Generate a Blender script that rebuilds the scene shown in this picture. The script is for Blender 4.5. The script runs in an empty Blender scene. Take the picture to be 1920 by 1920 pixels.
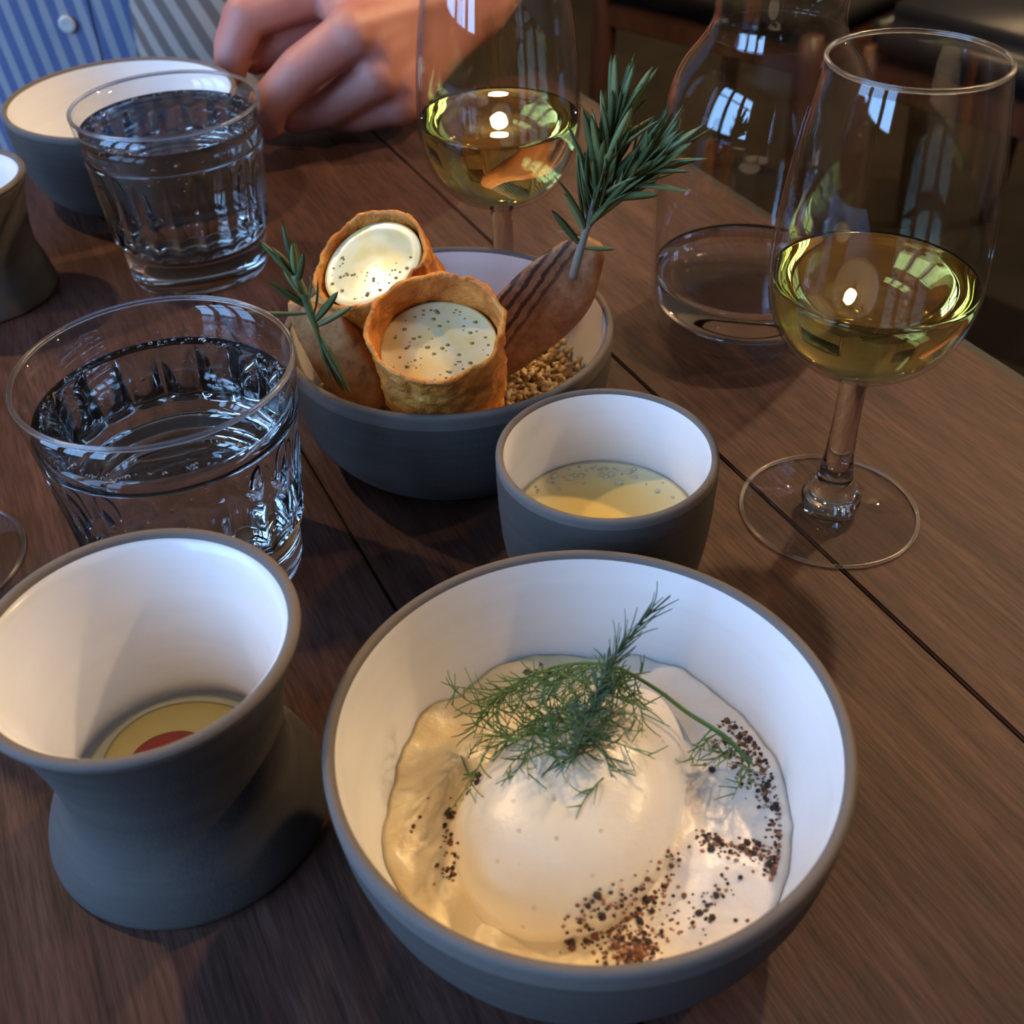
import bpy, bmesh, math, random
from mathutils import Vector, Matrix, noise
random.seed(7)
U = 0.58                      # one layout unit in metres
R_ = math.radians
YAW = R_(25.1)                # table and room are turned by this about Z
scene = bpy.context.scene
col = scene.collection

# ---------------------------------------------------------------- camera
cd = bpy.data.cameras.new('camera'); cam = bpy.data.objects.new('camera', cd); col.objects.link(cam)
pit, rol = R_(40.04), R_(-1.915)
fw = Vector((0, math.cos(pit), -math.sin(pit))); up = Vector((0, math.sin(pit), math.cos(pit))); rt = Vector((1, 0, 0))
r2 = math.cos(rol)*rt + math.sin(rol)*up; u2 = -math.sin(rol)*rt + math.cos(rol)*up
M = Matrix((r2, u2, -fw)).transposed().to_4x4(); M.translation = Vector((0, 0, .45*U)); cam.matrix_world = M
cd.sensor_width = 36; cd.lens = 2124.17/1920*36; cd.clip_start = .01; cd.clip_end = 50
cd.dof.use_dof = True; cd.dof.focus_distance = .36; cd.dof.aperture_fstop = 20
scene.camera = cam

# ---------------------------------------------------------------- world, window light, exposure
w = bpy.data.worlds.new('world'); scene.world = w; w.use_nodes = True
bg = w.node_tree.nodes['Background']; bg.inputs[0].default_value = (.45, .6, 1, 1); bg.inputs[1].default_value = .05
scene.view_settings.view_transform = 'Standard'; scene.view_settings.look = 'None'
scene.view_settings.exposure = 1.15; scene.view_settings.gamma = 1.0; scene.view_settings.use_curve_mapping = False
scene.cycles.use_denoising = True
scene.cycles.max_bounces = 11; scene.cycles.transmission_bounces = 11; scene.cycles.glossy_bounces = 4; scene.cycles.diffuse_bounces = 3; scene.cycles.transparent_max_bounces = 16
scene.cycles.use_adaptive_sampling = True; scene.cycles.adaptive_threshold = .07
scene.cycles.sample_clamp_indirect = 6.0; scene.cycles.blur_glossy = .4

def rot2(n, t, z=0.0):        # table frame (across, along the planks) -> world, metres
    return Vector((n*math.cos(YAW) - t*math.sin(YAW), n*math.sin(YAW) + t*math.cos(YAW), z))
WALL_N = -1.25                # window wall, metres
WIN = [(-.62, -.20), (-.14, .28), (.34, .76)]
WZ = (.10, 1.30)
for k, (a, b) in enumerate(WIN):
    ld = bpy.data.lights.new('daylight', 'AREA'); ld.shape = 'RECTANGLE'; ld.size = b-a; ld.size_y = WZ[1]-WZ[0]
    ld.color = (.28, .54, 1.0); ld.energy = 8.8
    lo = bpy.data.objects.new('daylight', ld); col.objects.link(lo)
    n_ = Vector((math.cos(YAW), math.sin(YAW), 0))
    lo.location = rot2(WALL_N-.05, (a+b)/2, sum(WZ)/2)
    lo.rotation_euler = (-n_).to_track_quat('Z', 'Y').to_euler()

# ---------------------------------------------------------------- helpers
def mat(name, base=(.5, .5, .5), rough=.5, **kw):
    m = bpy.data.materials.new(name); m.use_nodes = True
    b = m.node_tree.nodes['Principled BSDF']
    b.inputs['Base Color'].default_value = (*base, 1); b.inputs['Roughness'].default_value = rough
    for k, v in kw.items():
        b.inputs[k.replace('_', ' ')].default_value = v
    return m
def nd(m, t, **kw):
    n = m.node_tree.nodes.new(t)
    for k, v in kw.items(): setattr(n, k, v)
    return n
def lk(m, a, b): m.node_tree.links.new(a, b)
def coords(m, scale=(1, 1, 1), rot=(0, 0, 0), kind='Object'):
    tc = nd(m, 'ShaderNodeTexCoord'); mp = nd(m, 'ShaderNodeMapping')
    mp.inputs['Scale'].default_value = scale; mp.inputs['Rotation'].default_value = rot
    lk(m, tc.outputs[kind], mp.inputs['Vector']); return mp.outputs[0]
def noise_tex(m, vec, scale, detail=4, rough=.6):
    n = nd(m, 'ShaderNodeTexNoise'); n.inputs['Scale'].default_value = scale; n.inputs['Detail'].default_value = detail
    n.inputs['Roughness'].default_value = rough; lk(m, vec, n.inputs['Vector']); return n.outputs['Fac']
def ramp(m, fac, stops):
    r = nd(m, 'ShaderNodeValToRGB'); e = r.color_ramp.elements
    while len(e) < len(stops): e.new(.5)
    for i, (p, c) in enumerate(stops):
        e[i].position = p; e[i].color = (*c, 1)
    lk(m, fac, r.inputs[0]); return r.outputs[0]
def bump(m, h, strength=.3, dist=.001):
    b = nd(m, 'ShaderNodeBump'); b.inputs['Strength'].default_value = strength; b.inputs['Distance'].default_value = dist
    lk(m, h, b.inputs['Height']); lk(m, b.outputs[0], m.node_tree.nodes['Principled BSDF'].inputs['Normal'])
def setcol(m, c): lk(m, c, m.node_tree.nodes['Principled BSDF'].inputs['Base Color'])
def mixc(m, f, a, b):
    n = nd(m, 'ShaderNodeMix', data_type='RGBA'); lk(m, f, n.inputs[0])
    for s, v in ((n.inputs[6], a), (n.inputs[7], b)):
        if isinstance(v, tuple): s.default_value = (*v, 1)
        else: lk(m, v, s)
    return n.outputs[2]

def link(name, me, parent=None, loc=(0, 0, 0), m=None, smooth=True):
    o = bpy.data.objects.new(name, me); col.objects.link(o); o.location = loc
    if parent is not None: o.parent = parent
    if m is not None and not me.materials: me.materials.append(m)
    if smooth: me.shade_smooth()
    return o
def mesh(name, vs, fs, parent=None, m=None, loc=(0, 0, 0), smooth=True):
    me = bpy.data.meshes.new(name); me.from_pydata([tuple(Vector(v)*U) for v in vs], [], fs); me.update()
    return link(name, me, parent, Vector(loc)*U, m, smooth)
def tag(o, label=None, cat=None, group=None, kind=None):
    if label: o['label'] = label
    if cat: o['category'] = cat
    if group: o['group'] = group
    if kind: o['kind'] = kind
    return o
def thing(name, label, cat, loc=(0, 0, 0), group=None, rz=0):
    o = bpy.data.objects.new(name, None); col.objects.link(o); o.location = Vector(loc)*U; o.rotation_euler.z = rz
    o.empty_display_size = .02
    return tag(o, label, cat, group)
def crom(pts, n=6):           # Catmull-Rom through profile points
    out = []
    for i in range(len(pts)-1):
        p0 = Vector(pts[max(i-1, 0)]); p1 = Vector(pts[i]); p2 = Vector(pts[i+1]); p3 = Vector(pts[min(i+2, len(pts)-1)])
        for k in range(n):
            t = k/n
            out.append(.5*((2*p1) + (p2-p0)*t + (2*p0-5*p1+4*p2-p3)*t*t + (3*p1-p0-3*p2+p3)*t**3))
    out.append(Vector(pts[-1])); return out
def lathe_data(prof, seg=96, rf=None):
    vs, fs, rows = [], [], []
    for (r, z) in [(p[0], p[1]) for p in prof]:
        if r < 1e-6:
            rows.append([len(vs)]); vs.append((0, 0, z))
        else:
            row = []
            for i in range(seg):
                a = 2*math.pi*i/seg; rr = rf(r, z, a) if rf else r
                row.append(len(vs)); vs.append((rr*math.cos(a), rr*math.sin(a), z))
            rows.append(row)
    for a, b in zip(rows, rows[1:]):
        if len(a) == 1 and len(b) == 1: continue
        for i in range(seg):
            j = (i+1) % seg
            if len(a) == 1: fs.append((a[0], b[j], b[i]))
            elif len(b) == 1: fs.append((a[i], a[j], b[0]))
            else: fs.append((a[i], a[j], b[j], b[i]))
    return vs, fs
def lathe(name, prof, parent=None, m=None, loc=(0, 0, 0), seg=96, rf=None, flip=False):
    vs, fs = lathe_data(prof, seg, rf)
    if flip: fs = [f[::-1] for f in fs]
    return mesh(name, vs, fs, parent, m, loc)
def box_obj(name, lo, hi, parent=None, m=None, bev=.0, metres=True):
    bm = bmesh.new(); bmesh.ops.create_cube(bm, size=1)
    c = (Vector(lo)+Vector(hi))/2; d = Vector(hi)-Vector(lo)
    for v in bm.verts: v.co = Vector((v.co.x*d.x, v.co.y*d.y, v.co.z*d.z)) + c
    if bev: bmesh.ops.bevel(bm, geom=bm.edges[:], offset=bev, segments=2, affect='EDGES')
    me = bpy.data.meshes.new(name); bm.to_mesh(me); bm.free()
    return link(name, me, parent, (0, 0, 0), m, False)
def tube(pts, rad, seg=8, cap=True):   # swept tube: lists of verts and faces
    vs, fs = [], []; n = len(pts); pts = [Vector(p) for p in pts]; prev = None
    for i, p in enumerate(pts):
        d = (pts[min(i+1, n-1)]-pts[max(i-1, 0)]).normalized()
        if prev is None: u = d.orthogonal().normalized()
        else: u = (prev - d*prev.dot(d)).normalized()
        prev = u; v = d.cross(u); r = rad[i] if isinstance(rad, (list, tuple)) else rad
        for k in range(seg):
            a = 2*math.pi*k/seg; vs.append(p + (u*math.cos(a)+v*math.sin(a))*r)
    for i in range(n-1):
        for k in range(seg):
            j = (k+1) % seg; fs.append((i*seg+k, i*seg+j, (i+1)*seg+j, (i+1)*seg+k))
    if cap: fs.append(tuple(range(seg))[::-1]); fs.append(tuple((n-1)*seg+k for k in range(seg)))
    return vs, fs
def join(parts):
    V, F = [], []
    for vs, fs in parts:
        o = len(V); V += list(vs); F += [tuple(i+o for i in f) for f in fs]
    return V, F
def ico(sub=1):
    bm = bmesh.new(); bmesh.ops.create_icosphere(bm, subdivisions=sub, radius=1)
    vs = [v.co.copy() for v in bm.verts]; fs = [tuple(v.index for v in f.verts) for f in bm.faces]; bm.free(); return vs, fs
ICO1, ICO2 = ico(1), ico(2)

# ---------------------------------------------------------------- materials
wood = mat('brown_wood', rough=.55, Specular_IOR_Level=.22)
v = coords(wood, (1, 1, 1)); oi = nd(wood, 'ShaderNodeObjectInfo')
add = nd(wood, 'ShaderNodeVectorMath', operation='ADD'); lk(wood, v, add.inputs[0])
comb = nd(wood, 'ShaderNodeCombineXYZ'); mul = nd(wood, 'ShaderNodeMath', operation='MULTIPLY'); mul.inputs[1].default_value = 9
lk(wood, oi.outputs['Random'], mul.inputs[0]); lk(wood, mul.outputs[0], comb.inputs[1]); lk(wood, comb.outputs[0], add.inputs[1])
mp = nd(wood, 'ShaderNodeMapping'); mp.inputs['Scale'].default_value = (60, 3.5, 60); lk(wood, add.outputs[0], mp.inputs[0])
n1 = noise_tex(wood, mp.outputs[0], 1.6, 6, .65)
mp2 = nd(wood, 'ShaderNodeMapping'); mp2.inputs['Scale'].default_value = (420, 34, 420); lk(wood, add.outputs[0], mp2.inputs[0])
n2 = noise_tex(wood, mp2.outputs[0], 1.5, 3, .6)
c1 = ramp(wood, n1, [(.25, (.034, .0140, .0100)), (.5, (.060, .0265, .0190)), (.75, (.095, .0450, .0330))])
c2 = ramp(wood, n2, [(.3, (.55, .55, .55)), (.6, (1.15, 1.15, 1.15))])
mm = nd(wood, 'ShaderNodeMix', data_type='RGBA', blend_type='MULTIPLY'); mm.inputs[0].default_value = 1
lk(wood, c1, mm.inputs[6]); lk(wood, c2, mm.inputs[7])
hs = nd(wood, 'ShaderNodeHueSaturation'); mr = nd(wood, 'ShaderNodeMapRange'); mr.inputs[3].default_value = .85; mr.inputs[4].default_value = 1.2
lk(wood, oi.outputs['Random'], mr.inputs[0]); lk(wood, mr.outputs[0], hs.inputs['Value']); lk(wood, mm.outputs[2], hs.inputs['Color']); setcol(wood, hs.outputs[0])
bump(wood, n2, .35, .0006)
wood_dark = mat('dark_red_wood', (.05, .018, .010), .4)
edge_m = mat('grey_edge_band', (.022, .021, .019), .55, Specular_IOR_Level=.3)

def stoneware(name, f=1.0):
    m = mat(name, rough=.75)
    v = coords(m, (20, 20, 420)); n = noise_tex(m, v, 1, 3); v2 = coords(m); n2 = noise_tex(m, v2, 900, 3)
    setcol(m, ramp(m, n, [(.3, (.062*f, .052*f, .045*f)), (.7, (.080*f, .067*f, .058*f))])); bump(m, n2, .25, .0004)
    return m
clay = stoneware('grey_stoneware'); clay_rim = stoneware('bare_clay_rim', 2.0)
glaze = mat('white_glaze', rough=.22)
v = coords(glaze, (6, 6, 130)); n = noise_tex(glaze, v, 1, 3)
setcol(glaze, ramp(glaze, n, [(.3, (.80, .79, .775)), (.7, (.85, .84, .825))])); bump(glaze, n, .02, .0006)

def glassy(name, c, ior, rough=0.0):
    m = bpy.data.materials.new(name); m.use_nodes = True; nt = m.node_tree; nt.nodes.clear()
    o = nt.nodes.new('ShaderNodeOutputMaterial'); g = nt.nodes.new('ShaderNodeBsdfGlass')
    g.inputs['Color'].default_value = (*c, 1); g.inputs['IOR'].default_value = ior; g.inputs['Roughness'].default_value = rough
    nt.links.new(g.outputs[0], o.inputs[0]); return m
def shell(name, c):            # thin-walled glass: no bend through the wall, Schlick reflection on each face
    m = bpy.data.materials.new(name); m.use_nodes = True; nt = m.node_tree; nt.nodes.clear()
    o = nt.nodes.new('ShaderNodeOutputMaterial'); t = nt.nodes.new('ShaderNodeBsdfTransparent'); g = nt.nodes.new('ShaderNodeBsdfGlossy')
    t.inputs[0].default_value = (*c, 1); g.inputs['Roughness'].default_value = 0.0
    lw = nt.nodes.new('ShaderNodeLayerWeight'); pw = nt.nodes.new('ShaderNodeMath'); pw.operation = 'POWER'; pw.inputs[1].default_value = 5
    ma = nt.nodes.new('ShaderNodeMath'); ma.operation = 'MULTIPLY_ADD'; ma.inputs[1].default_value = .9; ma.inputs[2].default_value = .055
    mx = nt.nodes.new('ShaderNodeMixShader')
    for a, b in ((lw.outputs['Facing'], pw.inputs[0]), (pw.outputs[0], ma.inputs[0]), (ma.outputs[0], mx.inputs[0]), (t.outputs[0], mx.inputs[1]), (g.outputs[0], mx.inputs[2]), (mx.outputs[0], o.inputs[0])): nt.links.new(a, b)
    return m
thin_glass = shell('thin_clear_glass', (.985, .988, .985))
glass = glassy('clear_glass', (.985, .99, .985), 1.5)
water_m = glassy('water', (.99, .995, .995), 1.33)
wine_m = glassy('white_wine', (.995, .93, .60), 1.34)
rim_glass = glassy('fire_polished_rim', (.99, .99, .985), 1.5, .22)
air_m = glassy('air_bubble', (1, 1, 1), .76)

# ---------------------------------------------------------------- the room
FZ, CZ = -.74, 1.9
N0, N1, T0, T1 = WALL_N, 3.0, -2.0, 3.6
room_rot = YAW
floor_m = mat('dark_floor', rough=.6); v = coords(floor_m, (3, 3, 3)); n = noise_tex(floor_m, v, 3, 5)
setcol(floor_m, ramp(floor_m, n, [(.3, (.018, .014, .008)), (.7, (.036, .028, .016))]))
wall_m = mat('brown_wall', rough=.8); v = coords(wall_m, (2, 2, 2)); n = noise_tex(wall_m, v, 2, 4)
setcol(wall_m, ramp(wall_m, n, [(.3, (.16, .13, .10)), (.7, (.21, .17, .135))]))
ceil_m = mat('dim_ceiling', (.45, .39, .33), .9)
def room_part(name, lo, hi, m):
    o = box_obj(name, lo, hi, None, m); o.rotation_euler.z = room_rot; tag(o, kind='structure'); return o
room_part('floor', (N0-.1, T0-.1, FZ-.1), (N1+.1, T1+.1, FZ), floor_m)
room_part('ceiling', (N0-.1, T0-.1, CZ), (N1+.1, T1+.1, CZ+.1), ceil_m)
room_part('wall_right', (N1, T0, FZ), (N1+.1, T1, CZ), wall_m)
room_part('wall_back', (N0, T1, FZ), (N1, T1+.1, CZ), wall_m)
room_part('wall_front', (N0, T0-.1, FZ), (N1, T0, CZ), wall_m)
# window wall with three openings
bm = bmesh.new()
def addbox(bm, lo, hi):
    r = bmesh.ops.create_cube(bm, size=1); c = (Vector(lo)+Vector(hi))/2; d = Vector(hi)-Vector(lo)
    for vv in r['verts']: vv.co = Vector((vv.co.x*d.x, vv.co.y*d.y, vv.co.z*d.z)) + c
ts = [T0] + [x for ab in WIN for x in ab] + [T1]
for i in range(0, len(ts), 2): addbox(bm, (N0-.1, ts[i], FZ), (N0, ts[i+1], CZ))
for a, b in WIN:
    addbox(bm, (N0-.1, a, FZ), (N0, b, WZ[0])); addbox(bm, (N0-.1, a, WZ[1]), (N0, b, CZ))
me = bpy.data.meshes.new('wall_left'); bm.to_mesh(me); bm.free()
o = link('wall_left', me, None, (0, 0, 0), wall_m, False); o.rotation_euler.z = room_rot; tag(o, kind='structure')
frame_m = mat('window_frame', (.08, .06, .05), .5)
for k, (a, b) in enumerate(WIN):
    bm = bmesh.new(); s = .03
    for lo, hi in (((N0-.06, a, WZ[0]), (N0+.01, a+s, WZ[1])), ((N0-.06, b-s, WZ[0]), (N0+.01, b, WZ[1])), ((N0-.06, a, WZ[0]), (N0+.01, b, WZ[0]+s)),
                   ((N0-.06, a, WZ[1]-s), (N0+.01, b, WZ[1])), ((N0-.04, a, .93), (N0, b, .96))): addbox(bm, lo, hi)
    me = bpy.data.meshes.new('window'); bm.to_mesh(me); bm.free()
    o = link('window_%d' % (k+1), me, None, (0, 0, 0), frame_m, False); o.rotation_euler.z = room_rot; tag(o, kind='structure')

# ---------------------------------------------------------------- warm lamps over the tables
bulb_cols = (1.0, .69, .37)
def emis(name, c, s):
    m = bpy.data.materials.new(name); m.use_nodes = True; nt = m.node_tree; nt.nodes.clear()
    o = nt.nodes.new('ShaderNodeOutputMaterial'); e = nt.nodes.new('ShaderNodeEmission'); e.inputs[0].default_value = (*c, 1); e.inputs[1].default_value = s
    nt.links.new(e.outputs[0], o.inputs[0]); return m
bulb_m = emis('warm_bulb', bulb_cols, 640)
lamp_metal = mat('black_lamp_metal', (.02, .02, .02), .4)
LAMPS = [((-.9, .9, 1.25), 'black pendant lamp over the person in the striped shirt'),
         ((.62, 1.00, .98), 'black pendant lamp above the far side of the table'),
         ((-.35, 2.6, 1.2), 'black pendant lamp near the back wall of the room'),
         ((1.25, .55, 1.15), 'black pendant lamp beside the table over the dark floor'),
         ((.0, 2.4, .85), 'black pendant lamp beyond the person in the striped shirt'),
         ((.64, 1.85, .98), 'black pendant lamp above the chair beyond the carafe'),
         ((1.9, 2.2, 1.2), 'black pendant lamp above the navy armchair')]
for (p, lab) in LAMPS:
    br = .016 if p[1] > 2.3 and p[2] < .9 else .008 if p[1] == 1.85 else .028
    t = thing('pendant_lamp', lab, 'lamp', Vector(p)/U, 'pendant lamps')
    vs, fs = ICO1; mesh('bulb', [x*(br/U) for x in vs], fs, t, bulb_m)
    lathe('shade', [(.02/U, .05/U), (.03/U, .045/U), (.075/U, .01/U), (.077/U, .01/U), (.032/U, .05/U), (.02/U, .056/U), (0.0, .056/U)], t, lamp_metal, seg=40)
    vs, fs = tube([(0, 0, .05/U), (0, 0, (CZ-p[2])/U)], .003/U, 8); mesh('cord', vs, fs, t, lamp_metal)

# ---------------------------------------------------------------- table
TB = thing('dining_table', 'brown plank table with a thin grey edge band', 'table')
TB.rotation_euler.z = YAW
seams = [.605, .372, .132, -.108, -.348, -.588, -.828]
TT0, TT1, TH = -.12, 1.175, .04
for a, b in zip(seams, seams[1:]):
    g = .0008
    o = box_obj('plank', Vector((b+g, TT0, -TH))*U, Vector((a-g, TT1, 0))*U, TB, wood, bev=.0006)
for lo, hi in (((.605, TT0, -.06), (.617, TT1+.012, -.003)), ((-.840, TT0, -.06), (-.828, TT1+.012, -.003)),
               ((-.828, TT1, -.06), (.605, TT1+.012, -.003)), ((-.828, TT0-.012, -.06), (.605, TT0, -.003))):
    box_obj('edge_band', Vector(lo)*U, Vector(hi)*U, TB, edge_m, bev=.001)
box_obj('underframe', Vector((-.8, TT0+.02, -.06))*U, Vector((.58, TT1-.02, -TH))*U, TB, mat('black_underframe', (.012, .01, .009), .7))
for x in (-.75, .48):
    for y in (TT0+.05, TT1-.1):
        box_obj('leg', (x*U, y*U, FZ), ((x+.08)*U, (y+.08)*U, -.06*U), TB, wood_dark, bev=.003)

# ---------------------------------------------------------------- stoneware vessels
def se(t, rb, R, k): return rb + (R-rb)*(1-(1-t)**k)**(1/k)
def vessel(name, label, cat, loc, outer, th0, th1, floor_z, group=None, wob=.0006):
    """outer: list of (r, z) from the base edge up to the rim; wall th1 thick at the rim, th0 low down."""
    t = thing(name, label, cat, loc, group)
    R, h = outer[-1]
    lip = .5*th1
    body = [(0, .003), (outer[0][0]*.82, .003), (outer[0][0]*.9, .0)] + list(outer[:-1])
    body = [p for p in body if p[1] < h-th1*1.0]
    rim = [body[-1]] + [p for p in outer[:-1] if h-th1*1.0 <= p[1] < h-lip] + [(R, h-lip)] + [(R-lip+lip*math.cos(a), h-lip+lip*math.sin(a)) for a in [R_(x) for x in (25, 50, 75, 100, 125, 150)]]
    rim += [(R-th1*.97, h-lip*1.05)]
    inner = []
    for r, z in reversed(outer[:-1]):
        if z > floor_z and z < h-lip*1.2:
            inner.append((r - (th1+(th0-th1)*(1-z/h)), z))
    ri = inner[-1][0]
    prof_in = [(R-th1*.97, h-lip*1.05)] + inner + [(ri*.93, floor_z+.0015), (ri*.8, floor_z), (ri*.4, floor_z-.0005), (0, floor_z-.0005)]
    ph = random.random()*6
    def rf(r, z, a): return r + (wob*.18*math.sin(z*330+math.sin(a+ph)) if z < h-th1*2.0 else 0)
    lathe('clay_body', body, t, clay, seg=128, rf=rf)
    lathe('bare_rim', rim, t, clay_rim, seg=128)
    lathe('glazed_lining', prof_in, t, glaze, seg=128)
    return t
def bowl_outer(R, h, rbr, k, n=26):
    rb = rbr*R
    return [(se(x, rb, R, k), h*x) for x in [(i/n)**1.5 for i in range(n+1)]]
B1 = Vector((.0272, .294, 0)); B2 = Vector((-.0365, .622, 0)); B3 = Vector((-.3425, 1.038, 0)); C1 = Vector((.0503, .4698, 0))
C2 = Vector((-.1562, .3261, 0)); C3 = Vector((-.4294, .8372, 0))
gB = 'grey stoneware bowls with white insides'
vessel('serving_bowl', 'grey stoneware bowl holding cream, a pale quenelle and a fennel frond', 'bowl', B1, bowl_outer(.1065, .09, .55, 2.0), .009, .0052, .012, gB)
vessel('serving_bowl', 'grey stoneware bowl holding fried pastry cups and toasted grains', 'bowl', B2, bowl_outer(.1038, .085, .55, 2.5), .007, .005, .012, gB)
vessel('serving_bowl', 'empty-looking grey stoneware bowl between the hand and a water tumbler', 'bowl', B3, bowl_outer(.1035, .088, .55, 2.4), .007, .005, .012, gB)
vessel('small_cup', 'small rounded grey cup holding foamy pale yellow broth', 'cup', C1, bowl_outer(.058, .0955, .62, 2.5), .0055, .0042, .012)
def waisted(R, h, rw, rb, zw, n=30):
    out = []
    for i in range(n+1):
        z = h*i/n
        if z < zw: t = (zw-z)/zw; r = rw+(rb-rw)*math.sin(t*math.pi/2)**1.5
        else: t = (z-zw)/(h-zw); r = rw+(R-rw)*t**1.8
        if i == 0: r -= .002
        out.append((r, z))
    out.insert(1, (out[0][0]+.0018, .0016)); return out
vessel('waisted_cup', 'waisted grey cup with flared rim holding yellow sauce with a red spot', 'cup', C2, waisted(.0675, .118, .0505, .0650, .042), .007, .0056, .022)
vessel('waisted_cup', 'dark grey cup standing between the empty-looking bowl and the tumblers', 'cup', C3, waisted(.0627, .0995, .0525, .0610, .04), .007, .0055, .02)

# ---------------------------------------------------------------- tumblers with sparkling water
def tumbler_mesh():
    h, R = .138, .0727; NF = 20
    def ro(z): return .0630+(R-.0630)*(z-.035)/(h-.035)
    prof = [(0, .0035), (.040, .0035), (.050, .0015), (.0545, .0), (.0562, .0008), (.0572, .004), (.0577, .015), (.0580, .026), (.0588, .030), (.0612, .033), (.0628, .036)]
    zs = [.036+i*(.105-.036)/26 for i in range(1, 27)]
    prof += [(ro(z), z) for z in zs] + [(ro(.106), .106), (ro(.106)-.0020, .1062), (ro(.106)-.0036, .106)]
    prof += [(ro(z)-.0036, z) for z in (.105, .09, .075, .06)] + [(.0605, .048), (.0575, .040), (.052, .0345), (.044, .0315), (.030, .0300), (.012, .0296), (0, .0295)]
    band = [(ro(.106), .106), (ro(.115), .115), (ro(.125), .125), (R, .1364), (R-.0024, .1364), (ro(.125)-.0030, .125), (ro(.115)-.0034, .115), (ro(.106)-.0036, .106)]
    rim = [(R-.0014+.0015*math.cos(a), .1365+.0015*math.sin(a)) for a in [R_(x*30) for x in range(13)]]
    def rf(r, z, a):
        if .0365 < z < .106 and abs(r-ro(z)) < .0005:
            s = (z-.0365)/(.1055-.0365); env = math.sin(math.pi*min(1, max(0, s))**.75)**.6
            sc = abs(math.sin(a*NF/2))                     # ridge at 0, flute centre at 1
            return r - .0030*env*sc
        return r
    return prof, rf, band, rim
def water_prof(level, inner, ov=.0004):
    low = [(r+ov, z-ov) for r, z in inner if z < level-.001]
    rl = None
    for (r0, z0), (r1, z1) in zip(inner, inner[1:]):
        if z0 <= level <= z1: rl = r0+(r1-r0)*(level-z0)/(z1-z0)
    return [(0, inner[0][1]-ov)] + [p for p in low if p[0] > abs(ov)*1.01] + [(rl+ov, level+.0003), (rl-.0008, level+.0001), (rl-.003, level), (rl*.5, level), (0, level)]
tin = [(0, .0295), (.012, .0296), (.030, .0300), (.044, .0315), (.052, .0345), (.0575, .040), (.0605, .048), (.06174, .06), (.06313, .075), (.0645, .09), (.0659, .105), (.0668, .115), (.0678, .125)]
G = [((-.182, .499, 0), .1135, 'clear fluted tumbler standing right behind the flared cup with yellow sauce', 'sparkling water in the tumbler behind the flared cup with yellow sauce', .3),
     ((-.2567, .8755, 0), .1225, 'clear fluted tumbler standing in front of the empty-looking bowl', 'sparkling water in the tumbler by the empty-looking bowl', .1)]
tp, trf, tband, trim = tumbler_mesh()
for (loc, lev, lab, labw, rz) in G:
    t = thing('water_tumbler', lab, 'glass', loc, 'fluted water tumblers', rz)
    lathe('fluted_body', tp, t, glass, seg=240, rf=trf); lathe('upper_band', tband, t, thin_glass, seg=120); lathe('rim', trim, t, rim_glass, seg=120)
    wo = lathe('sparkling_water', water_prof(lev, tin), None, water_m, loc, seg=120); tag(wo, labw, 'water', 'water in the tumblers')
    bl = []
    for i in range(230):
        a = random.uniform(0, 6.283)
        if i < 110: z = random.uniform(.04, lev-.004); r = .0585 if z < .05 else .0605+(z-.06)*.09; r -= .0016
        else: z = lev-.0002; r = random.choice([.0655, .064, .0625]) + (lev-.1135)*.09 - random.random()*.002
        s = random.choice([.0006, .0008, .0011, .0014])
        bl.append(([x*s+Vector((r*math.cos(a), r*math.sin(a), z)) for x in ICO2[0]], ICO2[1]))
    V, F = join(bl); b = mesh('bubbles', V, F, wo, air_m); tag(b, kind='stuff')

# ---------------------------------------------------------------- wine glasses
w_out = crom([(.0085, .098), (.0130, .1020), (.0230, .1068), (.0340, .1130), (.0440, .1235), (.0515, .1385), (.0545, .155), (.0547, .172), (.0528, .2007), (.0485, .2336), (.0421, .2692)], 5)
w_in = crom([(0, .1058), (.008, .1062), (.0215, .1090), (.0325, .1148), (.0425, .1250), (.0500, .1394), (.0530, .1555), (.0532, .172), (.0514, .2007), (.0471, .2336), (.0407, .2692)], 5)
def wine_glass(loc, lab, level, labw, part_label=None):
    t = thing('wine_glass', lab, 'wine glass', loc, 'stemmed wine glasses')
    lip = [(.0418, .2697), (.0414, .2698), (.0410, .2697)]
    lathe('bowl', [tuple(p) for p in w_out] + lip + [tuple(p) for p in reversed(w_in)], t, thin_glass, seg=112)
    lathe('rim', [(.0414+.0012*math.cos(a), .2698+.0012*math.sin(a)) for a in [R_(x*30) for x in range(13)]], t, rim_glass, seg=112)
    stem = [(.0176, .0121), (.0148, .0146), (.0131, .0172), (.0128, .0196), (.0120, .0225), (.0108, .0265), (.0098, .032), (.0086, .042), (.0078, .056), (.0074, .070), (.0075, .085), (.0079, .092), (.0085, .098)]
    foot = [(0, .0022), (.030, .0016), (.047, .0002), (.0515, 0), (.0527, .0006), (.0530, .0014), (.0526, .0023), (.0500, .0030), (.0380, .0052), (.0260, .0084), (.0176, .0121)]
    lathe('stem', [(0, .0035), (.0165, .0035), (.0172, .0090)] + [tuple(p) for p in crom(stem, 3)], t, glass, seg=64)
    lathe('foot', [foot[0]] + [tuple(p) for p in crom(foot[1:], 4)], t, thin_glass, seg=112)
    lathe('foot_edge', [(.0526+.0012*math.cos(a), .0014+.0012*math.sin(a)) for a in [R_(x*30) for x in range(13)]], t, rim_glass, seg=112)
    if level:
        o = lathe('white_wine', water_prof(level, [tuple(p) for p in w_in], -.0001), None, wine_m, loc, seg=112); tag(o, labw, 'wine', 'white wine in the glasses')
    return t
wine_glass((.1935, .5275, 0), 'wine glass of pale wine standing on the dark plank seam by the small cup', .159, 'pale yellow wine in the glass next to the carafe')
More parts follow.
